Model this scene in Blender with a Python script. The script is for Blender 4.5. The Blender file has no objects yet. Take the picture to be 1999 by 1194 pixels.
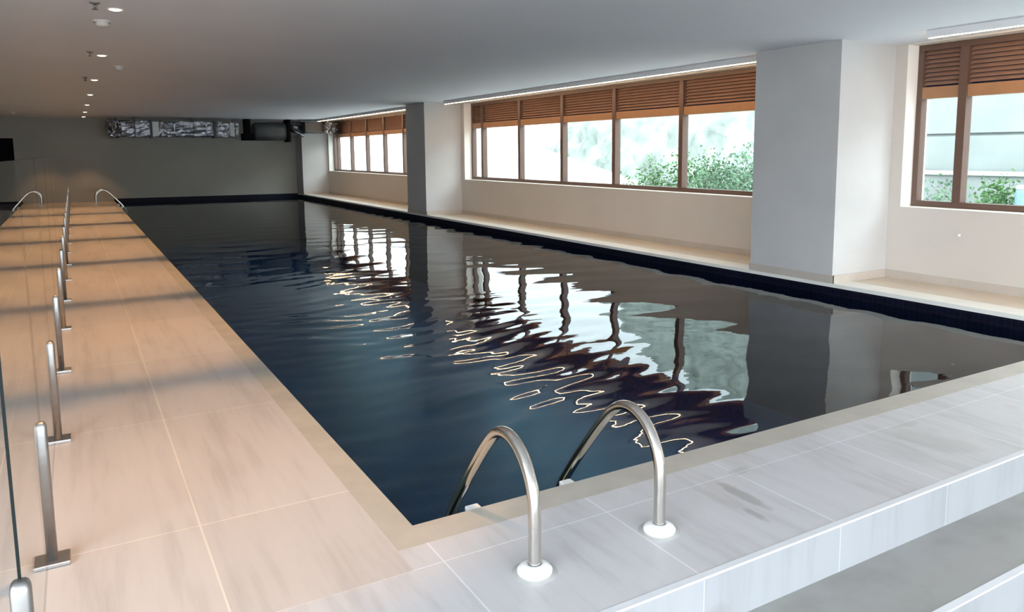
import bpy, bmesh, math, random
import numpy as np
from mathutils import Vector, Matrix
random.seed(7)
S = bpy.context.scene
COL = S.collection

# ------------------------------------------------------------------ geometry constants (metres)
CEIL = 2.31            # ceiling height over the deck
PW = 5.09              # pool width (x = 0 .. PW)
PL = 22.5              # far wall
LEDGE = 0.07           # raised ledge along the windows
WALLX = 5.883          # window wall inner face
WINX = 6.04            # window frame face
WATER = -0.046
STEP_Y = -0.778
STEP_Y2 = -1.117
RISE = 0.178
BACK_Y = -8.2
LEFTX = -3.5
FENCE_X = -1.08

# ------------------------------------------------------------------ material helpers
def new_mat(name):
    m = bpy.data.materials.new(name); m.use_nodes = True
    nt = m.node_tree; nt.nodes.clear()
    out = nt.nodes.new('ShaderNodeOutputMaterial')
    return m, nt, out
def N(nt, kind, **kw):
    n = nt.nodes.new(kind)
    for k, v in kw.items():
        if hasattr(n, k): setattr(n, k, v)
    return n
def link(nt, a, b): nt.links.new(a, b)
def rgb(c): return (c[0], c[1], c[2], 1.0)
def math_node(nt, op, a, b=None, clamp=False):
    n = nt.nodes.new('ShaderNodeMath'); n.operation = op; n.use_clamp = clamp
    for i, v in enumerate((a, b)):
        if v is None: continue
        if isinstance(v, (int, float)): n.inputs[i].default_value = v
        else: nt.links.new(v, n.inputs[i])
    return n.outputs[0]
def mix_rgb(nt, fac, a, b, mode='MIX'):
    n = nt.nodes.new('ShaderNodeMix'); n.data_type = 'RGBA'; n.blend_type = mode
    for s, v in ((n.inputs[0], fac), (n.inputs[6], a), (n.inputs[7], b)):
        if isinstance(v, (int, float)): s.default_value = v
        elif isinstance(v, tuple): s.default_value = rgb(v)
        else: nt.links.new(v, s)
    return n.outputs[2]
def noise(nt, vec, scale, detail=4, rough=0.55):
    n = nt.nodes.new('ShaderNodeTexNoise'); n.inputs['Scale'].default_value = scale
    n.inputs['Detail'].default_value = detail; n.inputs['Roughness'].default_value = rough
    if vec is not None: nt.links.new(vec, n.inputs['Vector'])
    return n.outputs['Fac']
def mapping(nt, src, scale=(1,1,1), loc=(0,0,0)):
    n = nt.nodes.new('ShaderNodeMapping'); nt.links.new(src, n.inputs['Vector'])
    n.inputs['Scale'].default_value = scale; n.inputs['Location'].default_value = loc
    return n.outputs[0]
def ramp(nt, fac, stops):
    n = nt.nodes.new('ShaderNodeValToRGB'); cr = n.color_ramp
    while len(cr.elements) < len(stops): cr.elements.new(0.5)
    for e, (p, c) in zip(cr.elements, stops): e.position = p; e.color = rgb(c)
    nt.links.new(fac, n.inputs[0]); return n.outputs[0]
def objco(nt): return nt.nodes.new('ShaderNodeTexCoord').outputs['Object']
def principled(nt, out, color, rough=0.5, metal=0.0, bump=None, bump_strength=0.2, bump_dist=0.002, spec=0.5):
    p = nt.nodes.new('ShaderNodeBsdfPrincipled')
    if isinstance(color, tuple): p.inputs['Base Color'].default_value = rgb(color)
    else: nt.links.new(color, p.inputs['Base Color'])
    if isinstance(rough, (int, float)): p.inputs['Roughness'].default_value = rough
    else: nt.links.new(rough, p.inputs['Roughness'])
    p.inputs['Metallic'].default_value = metal
    p.inputs['Specular IOR Level'].default_value = spec
    if bump is not None:
        b = nt.nodes.new('ShaderNodeBump'); b.inputs['Strength'].default_value = bump_strength
        b.inputs['Distance'].default_value = bump_dist
        nt.links.new(bump, b.inputs['Height']); nt.links.new(b.outputs[0], p.inputs['Normal'])
    nt.links.new(p.outputs[0], out.inputs[0]); return p

def plain(name, color, rough=0.5, metal=0.0, var=0.12, scale=6.0, spec=0.5, bump=0.0):
    m, nt, out = new_mat(name); co = objco(nt)
    f = noise(nt, co, scale)
    c = ramp(nt, f, [(0.3, tuple(x*(1-var) for x in color)), (0.7, tuple(min(1, x*(1+var)) for x in color))])
    principled(nt, out, c, rough, metal, bump=noise(nt, co, scale*14) if bump else None, bump_strength=bump, spec=spec)
    return m

def emit(name, color, strength):
    m, nt, out = new_mat(name)
    e = nt.nodes.new('ShaderNodeEmission'); e.inputs[0].default_value = rgb(color); e.inputs[1].default_value = strength
    nt.links.new(e.outputs[0], out.inputs[0]); return m

def sheet_glass(name, tint, ior=1.5, rough=0.0, bump_scale=None):
    """clear glass: Fresnel mix of a mirror coat and a tinted straight-through layer"""
    m, nt, out = new_mat(name)
    geo = nt.nodes.new('ShaderNodeNewGeometry')
    i = math_node(nt, 'MULTIPLY', geo.outputs['Backfacing'], -(ior-1.0)); i = math_node(nt, 'ADD', i, ior)
    fr = nt.nodes.new('ShaderNodeFresnel'); nt.links.new(i, fr.inputs[0])
    t = nt.nodes.new('ShaderNodeBsdfTransparent'); t.inputs[0].default_value = rgb(tint)
    g = nt.nodes.new('ShaderNodeBsdfGlossy'); g.inputs['Roughness'].default_value = rough; g.inputs[0].default_value = (1,1,1,1)
    mx = nt.nodes.new('ShaderNodeMixShader')
    nt.links.new(fr.outputs[0], mx.inputs[0]); nt.links.new(t.outputs[0], mx.inputs[1]); nt.links.new(g.outputs[0], mx.inputs[2])
    nt.links.new(mx.outputs[0], out.inputs[0]); return m

def tile_mat(name, base, alt, grout, tile, offs, mortar=0.004, rough=0.35, grain=(26.0, 1.6, 8.0), stains=(), swap=False, grainvar=0.10, warm=None, offset=0.0):
    m, nt, out = new_mat(name); co = objco(nt)
    mp = mapping(nt, co, (1,1,1), offs)
    if swap:                       # vertical faces: use (x, z)
        sp = nt.nodes.new('ShaderNodeSeparateXYZ'); nt.links.new(co, sp.inputs[0])
        cb = nt.nodes.new('ShaderNodeCombineXYZ')
        nt.links.new(math_node(nt, 'ADD', sp.outputs[0], offs[0]), cb.inputs[0]); nt.links.new(math_node(nt, 'ADD', sp.outputs[2], offs[1]), cb.inputs[1])
        mp = cb.outputs[0]
    b = nt.nodes.new('ShaderNodeTexBrick'); nt.links.new(mp, b.inputs['Vector'])
    b.offset = offset; b.squash = 1.0
    b.inputs['Color1'].default_value = rgb(base); b.inputs['Color2'].default_value = rgb(alt)
    b.inputs['Mortar'].default_value = rgb(grout); b.inputs['Scale'].default_value = 1.0
    b.inputs['Mortar Size'].default_value = mortar; b.inputs['Mortar Smooth'].default_value = 0.3
    b.inputs['Brick Width'].default_value = tile[0]; b.inputs['Row Height'].default_value = tile[1]; b.inputs['Bias'].default_value = 0.0
    g1 = noise(nt, mapping(nt, co, grain), 1.0, 6, 0.6)
    g2 = noise(nt, mapping(nt, co, (grain[0]*0.22, grain[1]*0.5, grain[2]*0.3)), 1.0, 3, 0.6)
    g = math_node(nt, 'ADD', math_node(nt, 'MULTIPLY', g1, 0.45), math_node(nt, 'MULTIPLY', g2, 0.55))
    shade = ramp(nt, g, [(0.32, (1-2.2*grainvar, 1-2.3*grainvar, 1-2.5*grainvar)), (0.5, (1, 1, 1)), (0.68, (1+grainvar*.6,)*3)])
    c = mix_rgb(nt, 1.0, b.outputs['Color'], shade, 'MULTIPLY')
    # knots of the wood print
    k = noise(nt, mapping(nt, co, (5.0, 3.4, 5.0), (3.1, 1.7, 0)), 1.0, 1, 0.4)
    kk = ramp(nt, k, [(0.0, (1, 1, 1)), (0.72, (1, 1, 1)), (0.80, (0.88, 0.84, 0.80))])
    c = mix_rgb(nt, 1.0, c, kk, 'MULTIPLY')
    wob = noise(nt, mapping(nt, co, (9, 9, 9)), 1.0, 3, 0.6)
    for (sx, sy, rx, ry, ang, dark) in stains:
        mm = nt.nodes.new('ShaderNodeMapping'); mm.vector_type = 'TEXTURE'; nt.links.new(co, mm.inputs[0])
        mm.inputs['Location'].default_value = (sx, sy, 0); mm.inputs['Rotation'].default_value = (0, 0, ang); mm.inputs['Scale'].default_value = (rx, ry, 10)
        ln = nt.nodes.new('ShaderNodeVectorMath'); ln.operation = 'LENGTH'; nt.links.new(mm.outputs[0], ln.inputs[0])
        d = math_node(nt, 'ADD', ln.outputs['Value'], math_node(nt, 'MULTIPLY', math_node(nt, 'SUBTRACT', wob, 0.5), 1.6))
        f = ramp(nt, d, [(0.55, (dark, dark, dark*0.97)), (1.0, (1, 1, 1))])
        c = mix_rgb(nt, 1.0, c, f, 'MULTIPLY')
    rr = math_node(nt, 'ADD', math_node(nt, 'MULTIPLY', g, 0.25), rough-0.12)
    h = math_node(nt, 'SUBTRACT', math_node(nt, 'MULTIPLY', g1, 0.15), b.outputs['Fac'])
    principled(nt, out, c, rr, bump=h, bump_strength=0.25, bump_dist=0.0015)
    return m

def mosaic_mat(name, c1, c2, grout, vertical, size=0.05, rough=0.25, spec=0.4):
    m, nt, out = new_mat(name); co = objco(nt)
    if vertical:
        sp = nt.nodes.new('ShaderNodeSeparateXYZ'); nt.links.new(co, sp.inputs[0])
        cb = nt.nodes.new('ShaderNodeCombineXYZ')
        nt.links.new(math_node(nt, 'ADD', sp.outputs[0], sp.outputs[1]), cb.inputs[0]); nt.links.new(math_node(nt, 'ADD', sp.outputs[2], 0.03), cb.inputs[1])
        v = cb.outputs[0]
    else: v = co
    b = nt.nodes.new('ShaderNodeTexBrick'); nt.links.new(v, b.inputs['Vector']); b.offset = 0.0
    b.inputs['Color1'].default_value = rgb(c1); b.inputs['Color2'].default_value = rgb(c2); b.inputs['Mortar'].default_value = rgb(grout)
    b.inputs['Scale'].default_value = 1.0; b.inputs['Mortar Size'].default_value = size*0.05
    b.inputs['Brick Width'].default_value = size; b.inputs['Row Height'].default_value = size
    n = noise(nt, co, 1.3, 3)
    sh = ramp(nt, n, [(0.3, (0.75, 0.8, 0.8)), (0.7, (1.25, 1.2, 1.15))])
    c = mix_rgb(nt, 1.0, b.outputs['Color'], sh, 'MULTIPLY')
    principled(nt, out, c, rough, bump=math_node(nt, 'MULTIPLY', b.outputs['Fac'], -1), bump_strength=0.3, spec=spec)
    return m

M = {}
M['deck_left'] = tile_mat('pale_wood_look_tile', (0.55, 0.505, 0.475), (0.60, 0.555, 0.525), (0.72, 0.66, 0.59), (0.64, 1.28), (0.634+0.004, -0.397, 0), 0.004, 0.36)  # same tile as the near deck, warm lamplight put into its colour
M['deck_near'] = tile_mat('wood_look_tile_daylight_tint', (0.575, 0.555, 0.555), (0.615, 0.595, 0.595), (0.76, 0.755, 0.77), (0.645, 0.50), (0.004, 0.279+0.5, 0), 0.0028, 0.38, grain=(20.0, 2.6, 8.0),  # same tile as the left deck, cooler daylight put into its base tones
        stains=((1.165, -0.44, 0.03, 0.13, 0.0, 0.70), (1.085, -0.57, 0.022, 0.075, 0.0, 0.74), (1.30, -0.27, 0.07, 0.03, 0, 0.85), (2.3, -0.5, 0.16, 0.22, 0.3, 0.90), (2.4, -0.30, 0.1, 0.04, 0.0, 0.9)))
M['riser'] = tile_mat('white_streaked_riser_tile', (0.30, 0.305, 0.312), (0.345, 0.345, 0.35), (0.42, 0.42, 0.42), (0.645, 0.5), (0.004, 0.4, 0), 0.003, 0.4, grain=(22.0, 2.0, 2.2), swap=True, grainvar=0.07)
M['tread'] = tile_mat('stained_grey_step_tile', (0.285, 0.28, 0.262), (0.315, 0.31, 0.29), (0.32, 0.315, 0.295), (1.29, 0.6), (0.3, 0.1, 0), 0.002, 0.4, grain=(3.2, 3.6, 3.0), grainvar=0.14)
M['nosing'] = plain('white_tile_edge', (0.72, 0.72, 0.73), 0.4, var=0.03)
M['coping'] = plain('beige_stone_coping', (0.47, 0.43, 0.365), 0.45, var=0.10, scale=5, bump=0.15)
M['ledge'] = plain('ledge_tile_led_tint', (0.62, 0.53, 0.42), 0.35, var=0.06, scale=3)  # ledge tile with the warm LED light put into its colour
M['ledge_edge'] = plain('ledge_tile_pale_reflection', (0.78, 0.76, 0.70), 0.35, var=0.05, scale=4)  # same ledge tile, pale reflected light put into its colour
M['skirting'] = plain('taupe_stone_skirting', (0.50, 0.44, 0.38), 0.45, var=0.06, scale=4)
M['ceiling'] = plain('matt_white_ceiling_paint', (0.82, 0.86, 0.92), 0.85, var=0.015, scale=0.8)
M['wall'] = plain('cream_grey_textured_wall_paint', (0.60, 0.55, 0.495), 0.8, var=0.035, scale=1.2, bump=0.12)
M['column'] = plain('grey_textured_column_render', (0.52, 0.505, 0.49), 0.75, var=0.05, scale=1.6, bump=0.2)
M['reveal'] = plain('white_window_reveal_paint', (0.84, 0.81, 0.75), 0.7, var=0.02, scale=3)
M['mosaic_v'] = mosaic_mat('navy_glass_mosaic_wall', (0.0022, 0.0024, 0.009), (0.004, 0.0045, 0.015), (0.009, 0.010, 0.020), True, 0.05, 0.5, 0.12)
M['mosaic_f'] = mosaic_mat('blue_glass_mosaic_floor', (0.002, 0.018, 0.085), (0.003, 0.028, 0.12), (0.005, 0.034, 0.12), False, 0.06, 0.3, 0.2)
M['steel'] = plain('brushed_stainless_steel', (0.36, 0.35, 0.34), 0.42, 1.0, var=0.08, scale=20)
M['chrome'] = plain('polished_stainless_tube', (0.66, 0.62, 0.57), 0.13, 1.0, var=0.04, scale=9)
M['white_plastic'] = plain('white_plastic', (0.93, 0.92, 0.90), 0.3, var=0.01)
M['grout_stain'] = plain('grey_mortar_ring', (0.46, 0.45, 0.43), 0.7, var=0.1, scale=20)
M['frame'] = plain('brown_bronze_aluminium', (0.115, 0.064, 0.046), 0.42, 0.0, var=0.06, scale=5)
M['louvre'] = plain('wood_finish_louvre', (0.30, 0.175, 0.125), 0.45, var=0.10, scale=6)
M['transom'] = plain('wood_finish_transom', (0.33, 0.17, 0.085), 0.4, var=0.08, scale=6)
M['louvre_back'] = plain('dark_louvre_backing', (0.02, 0.02, 0.035), 0.8)
M['farwall'] = plain('shade_darkened_wall_paint', (0.33, 0.325, 0.29), 0.85, var=0.05, scale=0.9, bump=0.12)  # same paint as the other walls, far-end shade darkened into its colour
M['duct'] = None
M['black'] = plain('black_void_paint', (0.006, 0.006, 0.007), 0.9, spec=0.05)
M['band'] = plain('pale_foil_tape', (0.42, 0.43, 0.42), 0.45, 0.3)
M['detector'] = plain('ivory_plastic', (0.60, 0.57, 0.52), 0.5, var=0.02)
M['dark'] = plain('dark_grey_metal', (0.05, 0.055, 0.06), 0.5)
M['glass_window'] = sheet_glass('faintly_green_window_glass', (0.91, 0.955, 0.94), 1.5)
M['glass_fence'] = sheet_glass('clear_balustrade_glass', (0.96, 0.985, 0.975), 1.5)
M['glass_edge'] = plain('dark_green_glass_edge', (0.008, 0.012, 0.012), 0.6, spec=0.15)
M['pelmet'] = plain('white_light_trough', (0.80, 0.79, 0.79), 0.5, var=0.01)
M['sprink'] = plain('tarnished_sprinkler_metal', (0.25, 0.23, 0.21), 0.4, 0.8)
M['led'] = emit('warm_led_strip', (1.0, 0.64, 0.34), 33.0)
M['lens'] = emit('warm_downlight_lens', (1.0, 0.76, 0.50), 7.0)
M['hill'] = plain('pale_weathered_rock', (0.205, 0.228, 0.20), 0.9, var=0.42, scale=1.8, bump=0.3)
M['outwall'] = plain('pale_concrete_garden_wall', (0.222, 0.232, 0.222), 0.85, var=0.08, scale=1.5)
M['outcap'] = plain('white_wall_coping', (0.42, 0.46, 0.45), 0.7, var=0.02)
M['snow'] = plain('white_washed_slope', (0.95, 0.95, 0.94), 0.9, var=0.01)
M['ground'] = plain('pale_gravel', (0.72, 0.73, 0.72), 0.95, var=0.1, scale=8)
M['terrace'] = plain('pale_terrace_paving', (0.72, 0.72, 0.70), 0.9, var=0.05)
M['leaf'] = plain('green_leaves', (0.055, 0.13, 0.035), 0.6, var=0.5, scale=3)
M['leaf2'] = plain('grey_green_leaves', (0.075, 0.14, 0.075), 0.6, var=0.5, scale=3)
M['stem'] = plain('brown_twigs', (0.16, 0.12, 0.09), 0.8)
M['drum'] = plain('pale_blue_plastic', (0.16, 0.25, 0.36), 0.4)

def duct_material():
    m, nt, out = new_mat('crinkled_silver_foil'); co = objco(nt)
    v = nt.nodes.new('ShaderNodeTexVoronoi'); v.inputs['Scale'].default_value = 7.0; nt.links.new(co, v.inputs['Vector'])
    f = noise(nt, co, 9.0, 4)
    h = math_node(nt, 'ADD', math_node(nt, 'MULTIPLY', v.outputs['Distance'], 0.8), f)
    c = ramp(nt, f, [(0.3, (0.13, 0.135, 0.15)), (0.7, (0.34, 0.34, 0.36))])
    principled(nt, out, c, 0.36, 1.0, bump=h, bump_strength=0.5, bump_dist=0.03)
    return m
M['duct'] = duct_material()

def water_material():
    m, nt, out = new_mat('pool_water'); co = objco(nt)
    h1 = noise(nt, mapping(nt, co, (2.2, 5.5, 1)), 1.0, 3, 0.5)
    b = nt.nodes.new('ShaderNodeBump'); b.inputs['Strength'].default_value = 0.05; b.inputs['Distance'].default_value = 0.02
    nt.links.new(h1, b.inputs['Height'])
    geo = nt.nodes.new('ShaderNodeNewGeometry')
    i = math_node(nt, 'ADD', math_node(nt, 'MULTIPLY', geo.outputs['Backfacing'], -0.333), 1.333)
    fr = nt.nodes.new('ShaderNodeFresnel'); nt.links.new(i, fr.inputs[0]); nt.links.new(b.outputs[0], fr.inputs[1])
    t = nt.nodes.new('ShaderNodeBsdfTransparent'); t.inputs[0].default_value = (0.55, 0.80, 0.88, 1)
    g = nt.nodes.new('ShaderNodeBsdfGlossy'); g.inputs['Roughness'].default_value = 0.01; nt.links.new(b.outputs[0], g.inputs['Normal'])
    mx = nt.nodes.new('ShaderNodeMixShader')
    nt.links.new(fr.outputs[0], mx.inputs[0]); nt.links.new(t.outputs[0], mx.inputs[1]); nt.links.new(g.outputs[0], mx.inputs[2])
    nt.links.new(mx.outputs[0], out.inputs[0]); return m
M['water'] = water_material()

# ------------------------------------------------------------------ mesh helpers
def box(bm, x0, x1, y0, y1, z0, z1, mi=0, bevel=0.0):
    vs = [bm.verts.new((x, y, z)) for x in (x0, x1) for y in (y0, y1) for z in (z0, z1)]
    q = [(0,1,3,2), (4,6,7,5), (0,4,5,1), (2,3,7,6), (0,2,6,4), (1,5,7,3)]
    fs = []
    for f in q:
        fc = bm.faces.new([vs[i] for i in f]); fc.material_index = mi; fs.append(fc)
    if bevel:
        es = set(e for f in fs for e in f.edges)
        bmesh.ops.bevel(bm, geom=list(es), offset=bevel, segments=2, affect='EDGES', profile=0.7)
def rod(bm, pts, r, seg=12, caps=True, mi=0):
    """tube along a polyline; r may be a number or a list"""
    pts = [Vector(p) for p in pts]; n = len(pts)
    rs = r if isinstance(r, (list, tuple)) else [r]*n
    rings = []; prev = None
    for i, p in enumerate(pts):
        d = (pts[min(i+1, n-1)]-pts[max(i-1, 0)]).normalized()
        if prev is None:
            a = Vector((0,0,1)) if abs(d.z) < 0.9 else Vector((1,0,0))
            u = d.cross(a).normalized()
        else: u = (prev - d*prev.dot(d)).normalized()
        prev = u; w = d.cross(u)
        rings.append([bm.verts.new(p + (u*math.cos(t)+w*math.sin(t))*rs[i]) for t in [2*math.pi*k/seg for k in range(seg)]])
    for a, b in zip(rings, rings[1:]):
        for k in range(seg):
            f = bm.faces.new((a[k], a[(k+1) % seg], b[(k+1) % seg], b[k])); f.smooth = True; f.material_index = mi
    if caps:
        bm.faces.new(list(reversed(rings[0]))).material_index = mi; bm.faces.new(rings[-1]).material_index = mi
def lathe(bm, prof, cx=0, cy=0, cz=0, seg=24, smooth=True, mi=0):
    rings = []
    for r, z in prof:
        if r < 1e-6: rings.append([bm.verts.new((cx, cy, cz+z))])
        else: rings.append([bm.verts.new((cx+r*math.cos(2*math.pi*k/seg), cy+r*math.sin(2*math.pi*k/seg), cz+z)) for k in range(seg)])
    for a, b in zip(rings, rings[1:]):
        for k in range(seg):
            k2 = (k+1) % seg
            if len(a) == 1 and len(b) == 1: continue
            if len(a) == 1: f = bm.faces.new((a[0], b[k2], b[k]))
            elif len(b) == 1: f = bm.faces.new((a[k], a[k2], b[0]))
            else: f = bm.faces.new((a[k], a[k2], b[k2], b[k]))
            f.smooth = smooth; f.material_index = mi
def obj(name, bm, mats, parent=None, label=None):
    me = bpy.data.meshes.new(name)
    bmesh.ops.recalc_face_normals(bm, faces=bm.faces[:])
    bm.to_mesh(me); bm.free()
    for m in (mats if isinstance(mats, (list, tuple)) else [mats]): me.materials.append(m)
    o = bpy.data.objects.new(name, me); COL.objects.link(o)
    if parent is not None:
        o.parent = parent; o.matrix_parent_inverse = Matrix.Identity(4)
    if label: o['label'] = label
    return o
def bx(*a, **k):
    bm = bmesh.new(); box(bm, *a, **k); return bm
def empty(name, loc=(0,0,0), rz=0.0):
    o = bpy.data.objects.new(name, None); COL.objects.link(o); o.location = loc; o.rotation_euler = (0, 0, rz)
    o.empty_display_size = 0.1; return o
def tag(o, label, cat, group=None, kind=None):
    o['label'] = label; o['category'] = cat
    if group: o['group'] = group
    if kind: o['kind'] = kind
    return o
def struct(o, label=None):
    o['kind'] = 'structure'
    if label: o['label'] = label
    return o
def copy_tree(o, parent=None):
    c = o.copy(); COL.objects.link(c)
    if parent is not None: c.parent = parent
    for ch in list(o.children): copy_tree(ch, c)
    return c

# ================================================================== SETTING
# ---- deck slabs (one slab beside the pool, one across its near end)
bm = bmesh.new(); box(bm, LEFTX, -0.106, -0.279, PL, -0.30, 0.0)
struct(obj('floor', bm, M['deck_left']), 'pale wood-look tiled deck along the left side of the pool')
bm = bmesh.new(); box(bm, LEFTX, 6.0, STEP_Y+0.012, -0.279, -0.30, 0.0); box(bm, -0.106, 6.0, -0.279, -0.140, -0.30, 0.0)
struct(obj('floor_near_deck', bm, M['deck_near']), 'pale wood-look tiled deck across the near end of the pool, cool daylight tint in its colour')
# coping strips round the pool mouth
bm = bmesh.new()
box(bm, -0.106, 0.0, 0.0, PL, -0.30, 0.0)
box(bm, -0.106, PW+0.02, -0.140, 0.0, -0.30, 0.0)
struct(obj('trim_1', bm, M['coping']), 'narrow beige stone coping along the pool edge')
# step riser and treads
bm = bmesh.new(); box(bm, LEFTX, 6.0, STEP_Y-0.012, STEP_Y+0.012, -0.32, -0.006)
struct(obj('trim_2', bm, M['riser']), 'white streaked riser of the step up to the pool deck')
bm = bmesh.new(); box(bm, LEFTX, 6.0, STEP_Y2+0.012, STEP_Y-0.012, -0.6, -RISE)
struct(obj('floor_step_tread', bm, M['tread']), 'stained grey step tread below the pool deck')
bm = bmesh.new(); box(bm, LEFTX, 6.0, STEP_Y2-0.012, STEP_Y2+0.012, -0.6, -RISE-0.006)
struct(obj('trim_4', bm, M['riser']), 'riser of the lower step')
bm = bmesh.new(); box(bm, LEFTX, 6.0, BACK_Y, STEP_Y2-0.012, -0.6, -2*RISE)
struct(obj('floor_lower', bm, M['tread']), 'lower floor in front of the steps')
bm = bmesh.new(); box(bm, LEFTX, 6.0, STEP_Y-0.014, STEP_Y+0.012, -0.006, 0.001)
struct(obj('trim_11', bm, M['nosing']), 'thin white edge of the upper step')
bm = bmesh.new(); box(bm, LEFTX, 6.0, STEP_Y2-0.014, STEP_Y2+0.012, -RISE-0.006, -RISE+0.001)
struct(obj('trim_12', bm, M['nosing']), 'thin white edge of the lower step')
# pool basin
bm = bmesh.new(); box(bm, -0.2, PW+0.2, -0.2, PL, -1.45, -1.35)
struct(obj('pool_floor', bm, M['mosaic_f']), 'blue mosaic pool floor')
bm = bmesh.new()
box(bm, -0.10, -0.004, 0, PL, -1.35, -0.301); box(bm, -0.10, PW+0.1, -0.10, -0.004, -1.35, -0.301)
struct(obj('pool_wall', bm, M['mosaic_v']), 'navy mosaic pool walls')
bm = bmesh.new(); box(bm, PW, PW+0.10, 0, PL, -1.35, LEDGE-0.012); box(bm, -0.004, PW, PL-0.06, PL, -1.35, LEDGE)
struct(obj('trim_5', bm, M['mosaic_v']), 'dark navy mosaic band between water and window ledge')
# window ledge in one tile: LED warmth and paler reflection put into two colours
bm = bmesh.new(); box(bm, PW+0.26, WALLX+0.15, STEP_Y, PL, -0.3, LEDGE)
struct(obj('trim_6', bm, M['ledge']), 'window ledge with the warm strip light put into its colour')
bm = bmesh.new(); box(bm, PW-0.004, PW+0.26, STEP_Y, PL, LEDGE-0.035, LEDGE)
box(bm, PW+0.10, PW+0.26, STEP_Y, PL, -0.3, LEDGE-0.035)
struct(obj('trim_7', bm, M['ledge_edge']), 'front strip of the window ledge with pale reflected light put into its colour')

# columns along the windows
COLS = [(-7.5, -6.45), (2.25, 3.28), (12.02, 13.02), (21.72, PL)]
for i, (a, b) in enumerate(COLS):
    z0 = -0.36 if i == 0 else LEDGE
    o = obj('wall_column', bx(PW, WALLX+0.02, a, b, z0, CEIL), M['column'])
    struct(o, 'grey rendered column at the pool edge')
# window wall
SILL, HEAD = 0.77, 2.305
WINS = [(-6.2, 2.12, [1.66, 0.21, -1.24, -2.69, -4.14, -5.59]),
        (3.42, 11.86, [11.36, 9.87, 8.43, 6.98, 5.48, 4.03]),
        (13.16, 21.62, [21.2, 19.86, 18.46, 17.05, 15.66, 14.3])]
bm = bmesh.new()
box(bm, WALLX, 6.25, BACK_Y, PL, -0.6, SILL); box(bm, WALLX, 6.25, BACK_Y, PL, HEAD, CEIL+0.3)
ys = [BACK_Y] + [v for w in WINS for v in w[:2]] + [PL]
for a, b in zip(ys[::2], ys[1::2]): box(bm, WALLX, 6.25, a, b, SILL, HEAD)
struct(obj('wall_right', bm, M['wall']), 'cream wall with the window openings')
# reveals (painted lining of each opening) + skirting
for k, (a, b, _) in enumerate(WINS):
    bm = bmesh.new(); x0, x1, t = WALLX-0.002, 6.10, 0.004
    box(bm, x0, x1, a, b, SILL-0.001, SILL+t); box(bm, x0, x1, a, b, HEAD-t, HEAD+0.001)
    box(bm, x0, x1, a-0.001, a+t, SILL, HEAD); box(bm, x0, x1, b-t, b+0.001, SILL, HEAD)
    struct(obj('trim_%d' % (8+k), bm, M['reveal']), 'white window reveal and sill')
bm = bmesh.new(); SK = 0.075
for (a0, a1) in ((STEP_Y, 2.25), (3.28, 12.02), (13.02, 21.72)):
    box(bm, WALLX-0.012, WALLX+0.01, a0, a1, LEDGE, LEDGE+SK)
for i, (a, b) in enumerate(COLS[1:]):
    box(bm, PW-0.004, WALLX, a-0.012, a+0.004, LEDGE, LEDGE+SK)
    if i < 2: box(bm, PW-0.004, WALLX, b-0.004, b+0.012, LEDGE, LEDGE+SK)
    box(bm, PW-0.006, PW+0.01, a-0.012, b+0.012 if i < 2 else b, LEDGE, LEDGE+SK)
struct(obj('baseboard_right', bm, M['skirting']), 'stone skirting along the window wall and columns')

# far wall with dark doorway at its left end
DX0, DX1, DZ = -3.3, -2.25, 1.75
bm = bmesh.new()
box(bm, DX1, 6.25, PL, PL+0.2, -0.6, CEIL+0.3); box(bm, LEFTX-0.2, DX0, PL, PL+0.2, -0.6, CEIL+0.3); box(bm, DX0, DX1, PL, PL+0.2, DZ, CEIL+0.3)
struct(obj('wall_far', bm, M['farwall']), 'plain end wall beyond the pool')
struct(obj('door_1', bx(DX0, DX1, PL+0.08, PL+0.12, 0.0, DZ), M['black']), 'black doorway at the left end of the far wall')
struct(obj('floor_threshold', bx(DX0, DX1, PL, PL+0.2, -0.3, 0.0), M['deck_left']))
bm = bmesh.new(); box(bm, LEFTX-0.2, LEFTX, -1.0, PL, -0.6, CEIL+0.3); box(bm, LEFTX-0.2, LEFTX, BACK_Y, -1.0, 2.2, CEIL+0.3)
struct(obj('wall_left', bm, M['wall']))
# back wall (behind the viewpoint) with a wide glazed opening
bm = bmesh.new()
box(bm, LEFTX-0.2, LEFTX+0.1, BACK_Y-0.2, BACK_Y, -0.6, CEIL+0.3); box(bm, 5.7, 6.25, BACK_Y-0.2, BACK_Y, -0.6, CEIL+0.3)
box(bm, LEFTX+0.5, 5.7, BACK_Y-0.2, BACK_Y, 2.2, CEIL+0.3)
struct(obj('wall_back', bm, M['wall']))
# ceiling
struct(obj('ceiling', bx(LEFTX-0.2, 6.25, BACK_Y-0.2, PL+0.2, CEIL, CEIL+0.25), M['ceiling']), 'flat matt white ceiling')

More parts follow.
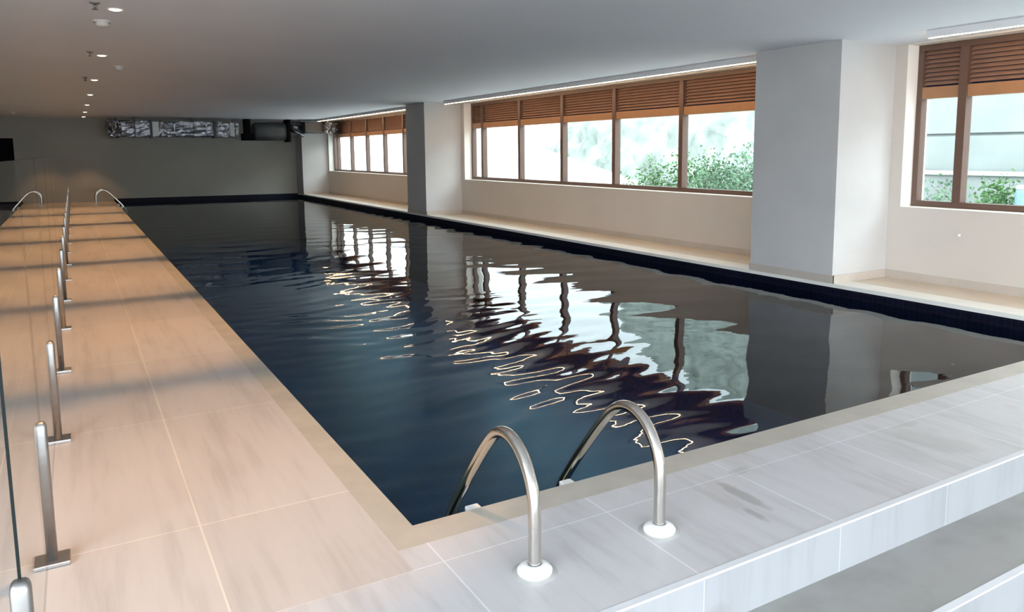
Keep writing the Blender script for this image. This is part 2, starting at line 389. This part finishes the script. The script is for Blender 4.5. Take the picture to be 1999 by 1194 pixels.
# ---- windows
def make_window(idx, a, b, mull):
    w = empty('window_%d' % idx, (WINX, (a+b)/2, SILL)); struct(w, 'brown framed ribbon window with louvres above the panes')
    oy = (a+b)/2
    def X(bm, x0, x1, y0, y1, z0, z1, **k): box(bm, x0-WINX, x1-WINX, y0-oy, y1-oy, z0-SILL, z1-SILL, **k)
    F, D = 0.055, 0.09
    bm = bmesh.new()
    a1, b1 = a+0.006, b-0.006; s, h = SILL+0.005, HEAD-0.006
    X(bm, WINX, WINX+D, a1, b1, s, s+F, bevel=0.004); X(bm, WINX, WINX+D, a1, b1, h-F, h, bevel=0.004)
    X(bm, WINX, WINX+D, a1, a1+F, s+F, h-F, bevel=0.004); X(bm, WINX, WINX+D, b1-F, b1, s+F, h-F, bevel=0.004)
    obj('window_frame', bm, M['frame'], w)
    T0, T1 = 1.797, 1.905
    edges = sorted([a1+F] + mull + [b1-F])
    for m in mull:
        bm = bmesh.new(); X(bm, WINX-0.012, WINX+D, m-0.04, m+0.04, s+F, h-F, bevel=0.004)
        obj('mullion', bm, M['frame'], w)
    for e0, e1 in zip(edges, edges[1:]):
        y0 = e0 if e0 == edges[0] else e0+0.04
        y1 = e1 if e1 == edges[-1] else e1-0.04
        bm = bmesh.new(); X(bm, WINX+0.002, WINX+D-0.01, y0, y1, T0, T1, bevel=0.003)
        obj('transom', bm, M['transom'], w)
        bm = bmesh.new()                     # the blades of this bay's louvre
        n = 8; z = T1+0.016; pitch = (h-F-z)/n
        for k in range(n):
            zc = z+pitch*(k+0.5)-SILL; hh = pitch*0.43; dx = 0.018; t = 0.005
            vs = []
            for yy in (y0-oy, y1-oy):
                for (px, pz) in ((0.040+dx, hh), (0.040+dx+0.004, hh+t), (0.040-dx+0.004, -hh+t), (0.040-dx, -hh)):
                    vs.append(bm.verts.new((px, yy, zc+pz)))
            for q in ((0,1,2,3), (7,6,5,4), (0,4,5,1), (1,5,6,2), (2,6,7,3), (3,7,4,0)): bm.faces.new([vs[i] for i in q])
        X(bm, WINX+0.066, WINX+0.072, y0-0.002, y1+0.002, T1-0.02, h-F+0.01, mi=1)  # solid dark backing sheet, so the gaps between blades are dark
        obj('louvre', bm, [M['louvre'], M['louvre_back']], w)
        bm = bmesh.new(); X(bm, WINX+0.045, WINX+0.051, y0-0.004, y1+0.004, s+F-0.004, T0+0.004)
        obj('glass_pane', bm, M['glass_window'], w)
    return w
for i, (a, b, ml) in enumerate(WINS): make_window(3-i, a, b, ml)

# ================================================================== WATER
def make_water():
    nx, ny = 150, 900
    xs = np.linspace(0.0005, PW-0.0005, nx)
    t = np.linspace(0, 1, ny); ysv = 0.0005 + (PL-0.061)*(0.30*t + 0.70*t**1.9)
    Xg, Yg = np.meshgrid(xs, ysv, indexing='xy')
    rng = np.random.RandomState(11)
    Z = np.zeros_like(Xg); Zc = np.zeros_like(Xg)
    wx = Xg + 0.10*np.sin(1.3*Yg+0.5) + 0.07*np.sin(2.1*Xg+0.7*Yg)
    wy = Yg + 0.14*np.sin(1.9*Xg+0.3) + 0.06*np.sin(3.7*Xg+1.1*Yg) + 0.08*np.sin(1.1*Yg-1.9*Xg+1.0)
    def sm(a, b, v):
        u = np.clip((v-a)/(b-a), 0, 1); return u*u*(3-2*u)
    # choppy strip along the middle, calmer water towards the windows and at the far end
    strong = (1-sm(1.75, 2.5, Xg + 0.12*np.sin(3*Yg) - 0.10*(Yg-1))) * (1-0.75*sm(3.6, 5.2, Yg)) * (1-sm(5.2, 8.0, Yg))
    fine = 0.35 + 0.65*(1-sm(9, 16, Yg))
    for k in range(26):                                  # short crests running across the pool
        ang = math.radians(90) + rng.normal(0, 0.28)
        lam = rng.uniform(0.13, 0.34); kk = 2*math.pi/lam
        Z += rng.uniform(0.5, 1.0)*0.0095/kk*np.sin(kk*(wx*math.cos(ang)+wy*math.sin(ang))+rng.uniform(0, 6.28))
    for k in range(22):                                  # slow undulation everywhere
        ang = math.radians(90) + rng.normal(0, 0.7)
        lam = rng.uniform(0.30, 0.95); kk = 2*math.pi/lam
        Zc += rng.uniform(0.4, 1.0)*0.0042/kk*np.sin(kk*(wx*math.cos(ang)+wy*math.sin(ang))+rng.uniform(0, 6.28))
    Z = Z*(0.05+0.95*strong)*fine + Zc*fine
    co = np.stack([Xg, Yg, Z+WATER], -1).reshape(-1, 3)
    idx = np.arange(nx*ny).reshape(ny, nx)
    q = np.stack([idx[:-1,:-1], idx[:-1,1:], idx[1:,1:], idx[1:,:-1]], -1).reshape(-1, 4)
    me = bpy.data.meshes.new('pool_water')
    me.vertices.add(len(co)); me.vertices.foreach_set('co', co.ravel().astype(np.float32))
    me.loops.add(q.size); me.loops.foreach_set('vertex_index', q.ravel().astype(np.int32))
    me.polygons.add(len(q)); me.polygons.foreach_set('loop_start', np.arange(0, q.size, 4, dtype=np.int32))
    me.polygons.foreach_set('loop_total', np.full(len(q), 4, dtype=np.int32))
    me.update(); me.validate(); me.polygons.foreach_set('use_smooth', np.ones(len(q), dtype=bool))
    me.materials.append(M['water'])
    o = bpy.data.objects.new('pool_water', me); COL.objects.link(o)
    tag(o, 'dark blue rippled water filling the long indoor pool', 'water', kind='stuff')
make_water()

# ================================================================== POOL LADDERS
def ladder(loc, rz, label):
    """rails in the local y-z plane, pool on +y, 0.50 apart in x, edge of pool at local y = 0.49"""
    t = empty('pool_ladder', loc, rz)
    tag(t, label, 'pool ladder', 'stainless pool ladders')
    P = [(-0.001, -0.03), (0.0, 0.05), (0.0, 0.20), (0.008, 0.255), (0.030, 0.305), (0.066, 0.350), (0.112, 0.381), (0.165, 0.394), (0.218, 0.386), (0.268, 0.358),
         (0.315, 0.315), (0.38, 0.245), (0.47, 0.138), (0.545, 0.045), (0.605, -0.035), (0.650, -0.11), (0.675, -0.20), (0.680, -0.32), (0.680, -1.15)]
    # smooth with Catmull-Rom
    pts = []
    for i in range(len(P)-1):
        p0, p1, p2, p3 = P[max(i-1, 0)], P[i], P[i+1], P[min(i+2, len(P)-1)]
        for s in range(4):
            u = s/4
            pts.append(tuple(0.5*((2*p1[j])+(-p0[j]+p2[j])*u+(2*p0[j]-5*p1[j]+4*p2[j]-p3[j])*u*u+(-p0[j]+3*p1[j]-3*p2[j]+p3[j])*u**3) for j in (0, 1)))
    pts.append(P[-1])
    for x in (-0.251, 0.251):
        bm = bmesh.new(); rod(bm, [(x, a, b) for a, b in pts], 0.0205, 20)
        r = obj('handrail', bm, M['chrome'], t)
        bm = bmesh.new(); lathe(bm, [(0.0215, 0.002), (0.055, 0.002), (0.056, 0.010), (0.050, 0.018), (0.034, 0.026), (0.0225, 0.030), (0.0215, 0.029)], x, 0, 0)
        obj('escutcheon', bm, M['white_plastic'], r, 'white round cover plate at the foot of the rail')
        bm = bmesh.new(); lathe(bm, [(0, 0.0012), (0.070, 0.0012), (0.073, 0.0)], x, 0, 0)
        obj('mortar_ring', bm, M['grout_stain'], r, 'grey mortar ring round the cover plate')
        bm = bmesh.new(); rod(bm, [(x, 0.675, -0.55), (x, 0.50, -0.55)], 0.016, 12); lathe(bm, [(0, 0), (0.03, 0), (0.03, 0.02), (0, 0.02)], x, 0.50, -0.56, 16)
        obj('wall_bumper', bm, M['white_plastic'], r)
    for z in (-0.30, -0.56, -0.82, -1.08):
        bm = bmesh.new(); box(bm, -0.235, 0.235, 0.635, 0.715, z-0.012, z+0.012, bevel=0.006)
        obj('ladder_tread', bm, M['steel'], t)
    for x in (-0.212, 0.205):
        bm = bmesh.new(); box(bm, x-0.026, x+0.026, 0.484, 0.535, -0.034, -0.004, bevel=0.006)
        obj('anchor_cap', bm, M['white_plastic'], t, 'small white anchor cap at the pool edge')
    return t
ladder((0.463, -0.487, 0), 0, 'curved stainless ladder with white foot covers at the near pool end')
far_l = ladder((-0.487, 20.9, 0), -math.pi/2, 'small far-off pool ladder on the left edge before the end wall')

# ================================================================== GLASS FENCE
def glass_fence():
    t = empty('glass_fence', (FENCE_X, 0, 0))
    tag(t, 'frameless glass balustrade on short steel posts along the left deck', 'glass fence')
    ys = [-0.68, 0.38, 1.62] + [1.62+1.33*k for k in range(1, 16)]
    for i, y in enumerate(ys):
        bm = bmesh.new()
        w, d, h = 0.019, 0.020, 0.470
        prof = []
        for k in range(20):              # rounded bar section
            a = 2*math.pi*k/20
            cx, cy = math.cos(a), math.sin(a)
            e = 0.55
            prof.append((w*math.copysign(abs(cx)**e, cx), d*math.copysign(abs(cy)**e, cy)))
        levels = [(0.008, 1.0), (h-0.022, 1.0), (h-0.014, 0.95), (h-0.007, 0.84), (h-0.002, 0.62), (h, 0.30)]
        rings = [[bm.verts.new((px*s, y+py*s, z)) for px, py in prof] for z, s in levels]
        for a, b in zip(rings, rings[1:]):
            for k in range(20):
                f = bm.faces.new((a[k], a[(k+1) % 20], b[(k+1) % 20], b[k])); f.smooth = True
        bm.faces.new(rings[-1]); bm.faces.new(list(reversed(rings[0])))
        p = obj('post', bm, M['steel'], t)
        bm = bmesh.new(); box(bm, -0.052, 0.052, y-0.045, y+0.045, 0.0, 0.014, bevel=0.003)
        bp = obj('base_plate', bm, M['steel'], p)
        # one post carries the joint between two sheets
    for y0, y1 in zip(ys, ys[1:]):
        bm = bmesh.new()
        box(bm, -0.003, 0.003, y0+0.003, y1-0.003, 0.10, 1.285)
        bm.faces.ensure_lookup_table()
        for f in bm.faces:
            n = f.normal if f.normal.length else f.normal
        bm.normal_update()
        for f in bm.faces:
            if abs(f.normal.x) < 0.5: f.material_index = 1
        obj('glass_panel', bm, [M['glass_fence'], M['glass_edge']], t)
glass_fence()

# ================================================================== CEILING FITTINGS
def downlight(y, power):
    t = empty('downlight', (-0.607, y, CEIL))
    bm = bmesh.new(); lathe(bm, [(0.041, 0.0), (0.054, 0.0), (0.054, -0.003), (0.048, -0.006), (0.042, -0.005), (0.041, 0.0)], 0, 0, 0, 24)
    obj('trim_ring', bm, M['white_plastic'], t)
    bm = bmesh.new(); lathe(bm, [(0, -0.013), (0.018, -0.012), (0.032, -0.008), (0.036, -0.004), (0.036, -0.001), (0, -0.001)], 0, 0, 0, 24)
    obj('lens', bm, M['lens'], t, 'glowing warm lens')
    ld = bpy.data.lights.new('downlight_beam', 'SPOT'); ld.energy = 95*power; ld.color = (1.0, 0.54, 0.22)
    ld.spot_size = math.radians(69); ld.spot_blend = 0.38; ld.shadow_soft_size = 0.03
    lo = bpy.data.objects.new('downlight_beam', ld); COL.objects.link(lo); lo.parent = t; lo.location = (0, 0, -0.03)
    return t
DL = ['first downlight of the row, nearest and largest in view', 'second downlight of the ceiling row, counted from the nearest', 'third downlight of the ceiling row, counted from the nearest',
      'fourth downlight of the ceiling row, counted from the nearest', 'fifth downlight of the row, third from the far end', 'dim sixth downlight, second from the far wall', 'farthest small downlight, just before the end wall']
for k, y in enumerate([3.854, 6.78, 9.80, 12.8, 15.9, 18.9, 21.6]):
    tag(downlight(y, (1, 1, 1, 1, 1, 0.8, 0.35)[k]), DL[k], 'ceiling light', 'warm downlights in a row over the left deck')
for y in (0.9, -2.1, -5.1):          # the same row goes on behind the viewpoint
    tag(downlight(y, 0.8 if y > 0 else 0.35), 'round warm downlight of the same ceiling row, overhead and out of view', 'ceiling light', 'warm downlights in a row over the left deck')

def detector(x, y, label, r=0.06):
    t = empty('smoke_detector', (x, y, CEIL)); tag(t, label, 'smoke detector', 'smoke detectors on the ceiling')
    bm = bmesh.new(); lathe(bm, [(0, 0), (r, 0), (r, -0.012), (r*0.93, -0.016)], seg=24); obj('base', bm, M['detector'], t)
    bm = bmesh.new(); lathe(bm, [(r*0.78, -0.014), (r*0.74, -0.034), (r*0.5, -0.046), (0, -0.048)], seg=24); obj('sensor_dome', bm, M['detector'], t)
detector(-0.675, 4.426, 'round white smoke detector behind the nearest downlight', 0.062)
detector(-0.412, 7.80, 'small white smoke detector right of the second downlight', 0.055)
detector(-2.07, 19.86, 'small smoke detector near the far left ceiling corner', 0.06)
def sprinkler(x, y, label):
    t = empty('sprinkler', (x, y, CEIL)); tag(t, label, 'sprinkler', 'fire sprinklers on the ceiling')
    bm = bmesh.new(); lathe(bm, [(0, 0), (0.032, 0), (0.030, -0.006), (0.012, -0.008)], seg=20); obj('cover_plate', bm, M['sprink'], t)
    bm = bmesh.new(); rod(bm, [(0, 0, -0.004), (0, 0, -0.038)], 0.007, 10)
    for s in (-1, 1): rod(bm, [(0, 0, -0.012), (s*0.013, 0, -0.022), (s*0.010, 0, -0.036), (0, 0, -0.042)], 0.003, 6)
    obj('sprinkler_body', bm, M['sprink'], t)
    bm = bmesh.new(); lathe(bm, [(0, -0.042), (0.020, -0.042), (0.020, -0.045), (0, -0.045)], seg=16); obj('deflector', bm, M['sprink'], t)
sprinkler(-0.736, 3.66, 'dark metal sprinkler head at the top frame edge left of the nearest downlight')
sprinkler(-0.717, 6.53, 'dark metal sprinkler head left of the second downlight')
sprinkler(-0.72, 9.50, 'tiny dark sprinkler head left of the third downlight')

# LED pelmets
LB = ['slim white light trough at the ceiling over the right-hand window', 'long white light trough at the ceiling over the middle window', 'white light trough at the ceiling over the far window']
for k, (a, b) in enumerate(((-6.2, 1.56), (3.29, 11.5), (13.03, 20.6))):
    t = empty('light_trough', (5.28, (a+b)/2, CEIL)); tag(t, LB[k], 'strip light', 'light troughs over the windows')
    h = (b-a)/2
    bm = bmesh.new(); box(bm, 0.0, 0.016, -h, h, -0.062, -0.001); box(bm, 0.016, 0.075, -h, h, -0.016, -0.001); obj('trough_profile', bm, M['pelmet'], t)
    bm = bmesh.new(); box(bm, 0.017, 0.036, -h+0.01, h-0.01, -0.064, -0.052); box(bm, 0.017, 0.036, -h+0.01, h-0.01, -0.052, -0.016, mi=1)
    obj('led_strip', bm, [M['led'], M['pelmet']], t, 'glowing warm strip')

# ================================================================== AIR DUCT on the far wall
def air_duct():
    t = empty('air_duct', (0, 21.35, 2.0)); tag(t, 'crinkled silver foil air duct hung below the ceiling along the far wall', 'air duct')
    def sec(x0, x1, y0, y1, z0, z1, name='duct_section', m=None, sag=0.0, lab=None, crinkle=0.012):
        bm = bmesh.new(); box(bm, x0, x1, y0-21.35, y1-21.35, z0-2.0, z1-2.0)
        bmesh.ops.bevel(bm, geom=bm.edges[:], offset=0.035, segments=2, affect='EDGES')
        bmesh.ops.subdivide_edges(bm, edges=[e for e in bm.edges if e.calc_length() > 0.15], cuts=5, use_grid_fill=True)
        for v in bm.verts:
            v.co += Vector((random.uniform(-1, 1), random.uniform(-1, 1), random.uniform(-1, 1)))*crinkle
            v.co.z -= sag*math.sin(math.pi*min(1, max(0, (v.co.x-x0)/(x1-x0))))
        for f in bm.faces: f.smooth = False
        return obj(name, bm, m or M['duct'], t, lab)
    Z0, Z1 = 1.79, 2.215
    sec(-0.10, 0.20, 21.1, 21.55, Z0-0.02, Z1+0.03, 'duct_end', lab='bright crumpled foil end of the duct', crinkle=0.028)
    xs = [0.20, 0.95, 1.30, 2.55, 3.20]
    for a, b in zip(xs, xs[1:]): sec(a, b, 21.15, 21.55, Z0, Z1, sag=0.01)
    for x in (0.95, 2.55): 
        bm = bmesh.new(); box(bm, x-0.03, x+0.03, 21.10-21.35, 21.58-21.35, Z0-0.035-2, Z1+0.02-2, bevel=0.005); obj('duct_flange', bm, M['dark'], t)
    for (x0, x1) in ((0.97, 1.13), (2.95, 3.06)):
        bm = bmesh.new(); box(bm, x0, x1, 21.085-21.35, 21.12-21.35, Z0+0.02-2, Z1-0.02-2, bevel=0.006); obj('duct_band', bm, M['band'], t, 'pale shiny tape band')
    # framed access panels
    for (x0, x1) in ((1.50, 2.35), (2.63, 2.95)):
        bm = bmesh.new()
        for (a, b, c, d) in ((x0, x1, Z0+0.05, Z0+0.08), (x0, x1, Z1-0.08, Z1-0.05), (x0, x0+0.03, Z0+0.05, Z1-0.05), (x1-0.03, x1, Z0+0.05, Z1-0.05)):
            box(bm, a, b, 21.10-21.35, 21.14-21.35, c-2, d-2)
        obj('panel_frame', bm, M['duct'], t)
    # black damper box with hanger
    bm = bmesh.new(); box(bm, 3.30, 3.62, -0.28, 0.15, 1.70-2, 1.90-2, bevel=0.01); box(bm, 3.36, 3.52, -0.2, 0.1, 1.90-2, CEIL-2.001)
    obj('damper_box', bm, M['black'], t, 'black damper box')
    # smooth dark trunk
    bm = bmesh.new(); pr = []
    segn = 24
    for x, r in ((3.60, 0.19), (3.66, 0.265), (4.50, 0.265), (4.56, 0.19)):
        pr.append([bm.verts.new((x, r*1.0*math.copysign(abs(math.cos(a))**0.7, math.cos(a)), (1.96-2)+r*math.copysign(abs(math.sin(a))**0.7, math.sin(a)))) for a in [2*math.pi*k/segn for k in range(segn)]])
    for a, b in zip(pr, pr[1:]):
        for k in range(segn): bm.faces.new((a[k], a[(k+1) % segn], b[(k+1) % segn], b[k])).smooth = True
    bm.faces.new(pr[0]); bm.faces.new(pr[-1]); obj('duct_trunk', bm, M['dark'], t, 'smooth dark grey trunk section')
    bm = bmesh.new(); box(bm, 4.53, 4.62, -0.30, 0.2, 1.66-2, CEIL-2.001, bevel=0.008); obj('duct_collar', bm, M['black'], t, 'black collar')
    bm = bmesh.new(); rod(bm, [(4.66, -0.15, 0.02), (4.82, -0.2, -0.05), (5.02, -0.22, -0.16)], 0.05, 12); rod(bm, [(4.64, -0.02, 0.14), (5.03, -0.05, 0.05)], 0.09, 14)
    obj('flexible_hose', bm, M['duct'], t)
    bm = bmesh.new(); box(bm, 4.62, 5.06, -0.1, 0.2, 1.86-2, 2.22-2, bevel=0.02); obj('fan_casing', bm, M['dark'], t)
    # last run in front of the corner column, then into the window bay
    bm = bmesh.new(); box(bm, 4.98, 5.50, -0.55, 0.20, 1.92-2, 2.25-2, bevel=0.02); obj('plenum_box', bm, M['dark'], t, 'dark flat-sided plenum box')
    sec(5.50, 5.86, 20.55, 21.3, 1.93, 2.25, 'duct_outlet', lab='shiny foil outlet by the far window', crinkle=0.03)
    for x in (0.55, 2.0, 3.1):
        bm = bmesh.new(); box(bm, x-0.012, x+0.012, -0.22, -0.216, 1.77-2, CEIL-2.001); box(bm, x-0.012, x+0.012, 0.216, 0.22, 1.77-2, CEIL-2.001); box(bm, x-0.012, x+0.012, -0.22, 0.22, 1.765-2, 1.77-2)
        obj('hanger_strap', bm, M['dark'], t)
air_duct()

# small white fitting on the right wall
t = empty('wall_fitting', (WALLX, 1.52, 0.545)); tag(t, 'tiny white fitting on the cream wall below the right-hand window', 'wall fitting')
bm = bmesh.new(); box(bm, -0.006, 0, -0.012, 0.012, -0.010, 0.010, bevel=0.003); obj('plate', bm, M['white_plastic'], t)
bm = bmesh.new(); rod(bm, [(-0.008, 0, 0), (-0.022, -0.003, -0.006)], 0.005, 8); obj('nozzle', bm, M['white_plastic'], t)

# ================================================================== OUTDOORS
struct(obj('ground', bx(6.25, 60, -30, 60, -0.9, -0.6), M['ground']), 'pale ground outside the windows')
struct(obj('ground_rear', bx(-30, 6.25, -40, BACK_Y-0.2, -0.9, -0.6), M['terrace']), 'pale terrace behind the viewpoint')
struct(obj('ground_left', bx(-30, LEFTX-0.2, BACK_Y-0.2, 30, -0.9, -0.6), M['terrace']))
# garden wall in two tiers facing the right-hand window
t = empty('garden_wall', (12.0, 1.0, -0.6)); tag(t, 'pale two-tier concrete garden wall outside the right-hand window', 'garden wall')
bm = bmesh.new(); box(bm, 0.0, 0.4, -14, 5.6, 0, 1.50); obj('lower_tier', bm, M['outwall'], t)
bm = bmesh.new(); box(bm, -0.06, 0.44, -14, 5.62, 1.50, 1.56); obj('coping', bm, M['outcap'], t, 'white coping')
bm = bmesh.new(); box(bm, 0.5, 0.9, -14, 5.6, 1.2, 2.17); box(bm, 0.56, 0.9, -14, 5.6, 2.17, 2.22); box(bm, 0.5, 0.9, -14, 5.6, 2.22, 4.6); obj('upper_tier', bm, M['outwall'], t)

def rock(name, x0, x1, y0, y1, hf, m, nx=40, ny=60, seed=1, amp=0.35):
    rng = random.Random(seed); bm = bmesh.new(); from mathutils import noise as mn
    g = []
    for j in range(ny):
        row = []
        for i in range(nx):
            u, v = i/(nx-1), j/(ny-1); x = x0+(x1-x0)*u; y = y0+(y1-y0)*v; z = hf(x, y)
            p = Vector((x*0.8, y*0.8, z*0.8+seed))
            n = mn.turbulence(p, 4, True)*amp + mn.cell(p*1.6)*amp*0.35
            row.append(bm.verts.new((x - n*0.6, y + mn.noise(p)*amp*0.5, z + n)))
        g.append(row)
    for j in range(ny-1):
        for i in range(nx-1): bm.faces.new((g[j][i], g[j][i+1], g[j+1][i+1], g[j+1][i]))
    # skirt gives the mass a back and a base
    lo = [bm.verts.new((x0-0.3, y0, -0.6)), bm.verts.new((x1, y0, -0.6)), bm.verts.new((x1, y1, -0.6)), bm.verts.new((x0-0.3, y1, -0.6))]
    bm.faces.new([lo[0]] + g[0] + [lo[1]]); bm.faces.new([lo[2]] + list(reversed(g[-1])) + [lo[3]])
    bm.faces.new([r[0] for r in g] + [lo[3], lo[0]]); bm.faces.new([lo[1], lo[2]] + [r[-1] for r in reversed(g)])
    return obj(name, bm, m)
def hillf(x, y):
    top = 5.2 if y < 16 else max(0.4, 5.2-(y-16)*0.62)
    return -0.6 + (top+0.6)*min(1, max(0, (x-11.5)/3.2))**0.8
tag(rock('rocky_bank', 11.5, 16, 6.7, 24, hillf, M['hill'], seed=3), 'pale rocky bank rising outside the middle window', 'rock bank')
tag(rock('rock_outcrop', 10.75, 11.35, 6.9, 9.0, lambda x, y: 0.2+1.1*min(1, (x-10.75)/0.4), M['hill'], 20, 26, 9, 0.45), 'jagged grey rock outcrop beside the big grey column, outside', 'rock')
# white slope descending towards the bushes
bm = bmesh.new()
A = [(9.6, 26, -0.6), (9.6, 26, 3.0), (9.6, 12.2, 0.42), (9.6, 11.0, -0.6)]
for dx in (0, 1.3):
    for p in A: bm.verts.new((p[0]+dx+(0.4 if dx and p[2] > 0 else 0), p[1], p[2]))
bm.verts.ensure_lookup_table(); v = bm.verts
for q in ((0,1,2,3), (7,6,5,4), (0,4,5,1), (1,5,6,2), (2,6,7,3), (3,7,4,0)): bm.faces.new([v[i] for i in q])
tag(obj('sloping_white_wall', bm, M['snow']), 'white sloping parapet falling to the bushes outside the middle window', 'wall')

def bush(x, y, z0, h, r, n, m, label, seed):
    rng = random.Random(seed); t = empty('garden_bush', (x, y, z0)); tag(t, label, 'bush', 'bushes outside the windows')
    bm = bmesh.new(); tips = []
    for k in range(9):
        a = rng.uniform(0, 6.28); rr = r*rng.uniform(0.3, 0.95); hh = h*rng.uniform(0.55, 1.0)
        p = [(0, 0, 0), (rr*0.3*math.cos(a), rr*0.3*math.sin(a), hh*0.4), (rr*0.8*math.cos(a), rr*0.8*math.sin(a), hh*0.8), (rr*math.cos(a), rr*math.sin(a), hh)]
        rod(bm, p, [0.02, 0.014, 0.009, 0.004], 6); tips += [Vector(q) for q in p[1:]]
    obj('stems', bm, M['stem'], t)
    bm = bmesh.new()
    for k in range(n):
        c = rng.choice(tips) + Vector((rng.gauss(0, 1), rng.gauss(0, 1), rng.gauss(0, 1)))*0.16*r/0.5
        if c.z < 0.02: c.z = 0.02+rng.random()*0.1
        d = Vector((rng.gauss(0, 1), rng.gauss(0, 1), rng.gauss(0.3, 0.7))).normalized(); s = d.cross(Vector((rng.gauss(0, 1), rng.gauss(0, 1), rng.gauss(0, 1)))).normalized()
        L = rng.uniform(0.05, 0.10); w = L*0.28; nrm = d.cross(s)*L*0.12
        q = [bm.verts.new(c), bm.verts.new(c+d*L*0.5+s*w-nrm), bm.verts.new(c+d*L), bm.verts.new(c+d*L*0.5-s*w-nrm), bm.verts.new(c+d*L*0.5)]
        for tr in ((0, 1, 4), (1, 2, 4), (2, 3, 4), (3, 0, 4)): bm.faces.new([q[i] for i in tr])
    obj('foliage', bm, m, t); return t
bush(9.0, 9.75, -0.6, 1.55, 0.50, 2300, M['leaf'], 'bright green bush left of the last visible mullion of the middle window', 1)
bush(9.4, 8.75, -0.6, 1.85, 0.50, 2300, M['leaf'], 'bright green bush just right of the last visible mullion of the middle window', 2)
bush(8.5, 7.25, -0.6, 1.75, 0.50, 2000, M['leaf2'], 'grey-green bush low in the middle of the pane next to the big grey column', 3)
bush(9.7, 7.85, -0.6, 1.9, 0.5, 1800, M['leaf2'], 'grey-green shrub half hidden by the edge of the big grey column', 4)
bush(11.5, 5.25, -0.6, 1.4, 0.30, 420, M['leaf2'], 'thin shrub low in the narrow pane of the right-hand window', 5)
bush(11.0, 4.03, -0.6, 1.42, 0.34, 1100, M['leaf'], 'small leafy green bush low in the large pane at the right frame edge', 6)
bush(10.2, 4.15, -0.6, 1.2, 0.22, 320, M['leaf2'], 'low sparse shrub just right of the mullion in the right-hand window', 7)

t = empty('plastic_drum', (10.8, 3.36, -0.6)); t.scale = (0.9, 0.9, 1.11); tag(t, 'pale blue drum by the garden wall at the right frame edge', 'drum')
bm = bmesh.new(); lathe(bm, [(0, 0), (0.20, 0), (0.22, 0.03), (0.22, 0.38), (0.235, 0.40), (0.22, 0.42), (0.22, 0.8), (0.235, 0.82), (0.22, 0.84), (0.22, 1.18), (0.20, 1.22), (0, 1.22)]); obj('body', bm, M['drum'], t)
bm = bmesh.new(); lathe(bm, [(0, 1.22), (0.21, 1.22), (0.215, 1.26), (0.19, 1.27), (0, 1.27)]); obj('lid', bm, M['white_plastic'], t, 'white lid')

# ================================================================== LIGHT
SKY, SKY_SUN = 3.0, 7.9
w = bpy.data.worlds.new('overcast_sky'); S.world = w; w.use_nodes = True
nt = w.node_tree; nt.nodes.clear()
out = nt.nodes.new('ShaderNodeOutputWorld'); bg = nt.nodes.new('ShaderNodeBackground')
tc = nt.nodes.new('ShaderNodeTexCoord'); sp = nt.nodes.new('ShaderNodeSeparateXYZ'); nt.links.new(tc.outputs['Generated'], sp.inputs[0])
# overcast sky, brighter on the side of the hidden sun (behind and left of the viewpoint)
dt = nt.nodes.new('ShaderNodeVectorMath'); dt.operation = 'DOT_PRODUCT'; nt.links.new(tc.outputs['Generated'], dt.inputs[0]); dt.inputs[1].default_value = (-0.35, -0.94, 0.0)
mr = nt.nodes.new('ShaderNodeMapRange'); mr.inputs['From Min'].default_value = 0.0; mr.inputs['From Max'].default_value = 0.9
mr.inputs['To Min'].default_value = SKY; mr.inputs['To Max'].default_value = SKY_SUN; nt.links.new(dt.outputs['Value'], mr.inputs['Value'])
bg.inputs[0].default_value = (0.82, 0.91, 1.0, 1); nt.links.new(mr.outputs[0], bg.inputs[1])
nt.links.new(bg.outputs[0], out.inputs[0])
def portal(loc, rot, sx, sy):
    l = bpy.data.lights.new('sky_portal', 'AREA'); l.shape = 'RECTANGLE'; l.size = sx; l.size_y = sy; l.cycles.is_portal = True
    o = bpy.data.objects.new('sky_portal', l); COL.objects.link(o); o.location = loc; o.rotation_euler = rot
for a, b, _ in WINS: portal((6.2, (a+b)/2, (SILL+HEAD)/2), (0, math.radians(90), 0), HEAD-SILL, b-a)
portal((LEFTX-0.1, -4.6, 0.9), (0, math.radians(-90), 0), 2.6, 7.2)
portal(((LEFTX+0.5+5.7)/2, BACK_Y-0.1, 0.9), (math.radians(90), 0, 0), 5.2-LEFTX, 2.6)

# ================================================================== CAMERA
cd = bpy.data.cameras.new('camera'); cam = bpy.data.objects.new('camera', cd); COL.objects.link(cam); S.camera = cam
cd.sensor_fit = 'HORIZONTAL'; cd.sensor_width = 36.0; cd.lens = 1498.9/1999*36.0
cd.shift_x = (999.5-1063.72)/1999; cd.shift_y = (487.51-597)/1999
pi_, ya, ro = (math.radians(v) for v in (7.18, 31.394, -0.238))
fw = Vector((math.sin(ya)*math.cos(pi_), math.cos(ya)*math.cos(pi_), -math.sin(pi_)))
rt = Vector((math.cos(ya), -math.sin(ya), 0)); up = rt.cross(fw)
r2 = rt*math.cos(ro)+up*math.sin(ro); u2 = -rt*math.sin(ro)+up*math.cos(ro)
cam.matrix_world = Matrix(((r2.x, u2.x, -fw.x, -0.934), (r2.y, u2.y, -fw.y, -2.434), (r2.z, u2.z, -fw.z, 1.3), (0, 0, 0, 1)))
cd.clip_start = 0.05; cd.clip_end = 200

S.view_settings.view_transform = 'Standard'; S.view_settings.look = 'None'; S.view_settings.gamma = 1.0
S.view_settings.use_curve_mapping = False; S.view_settings.exposure = 0.95
S.cycles.max_bounces = 12; S.cycles.transparent_max_bounces = 24; S.cycles.use_denoising = True
S.cycles.caustics_reflective = False
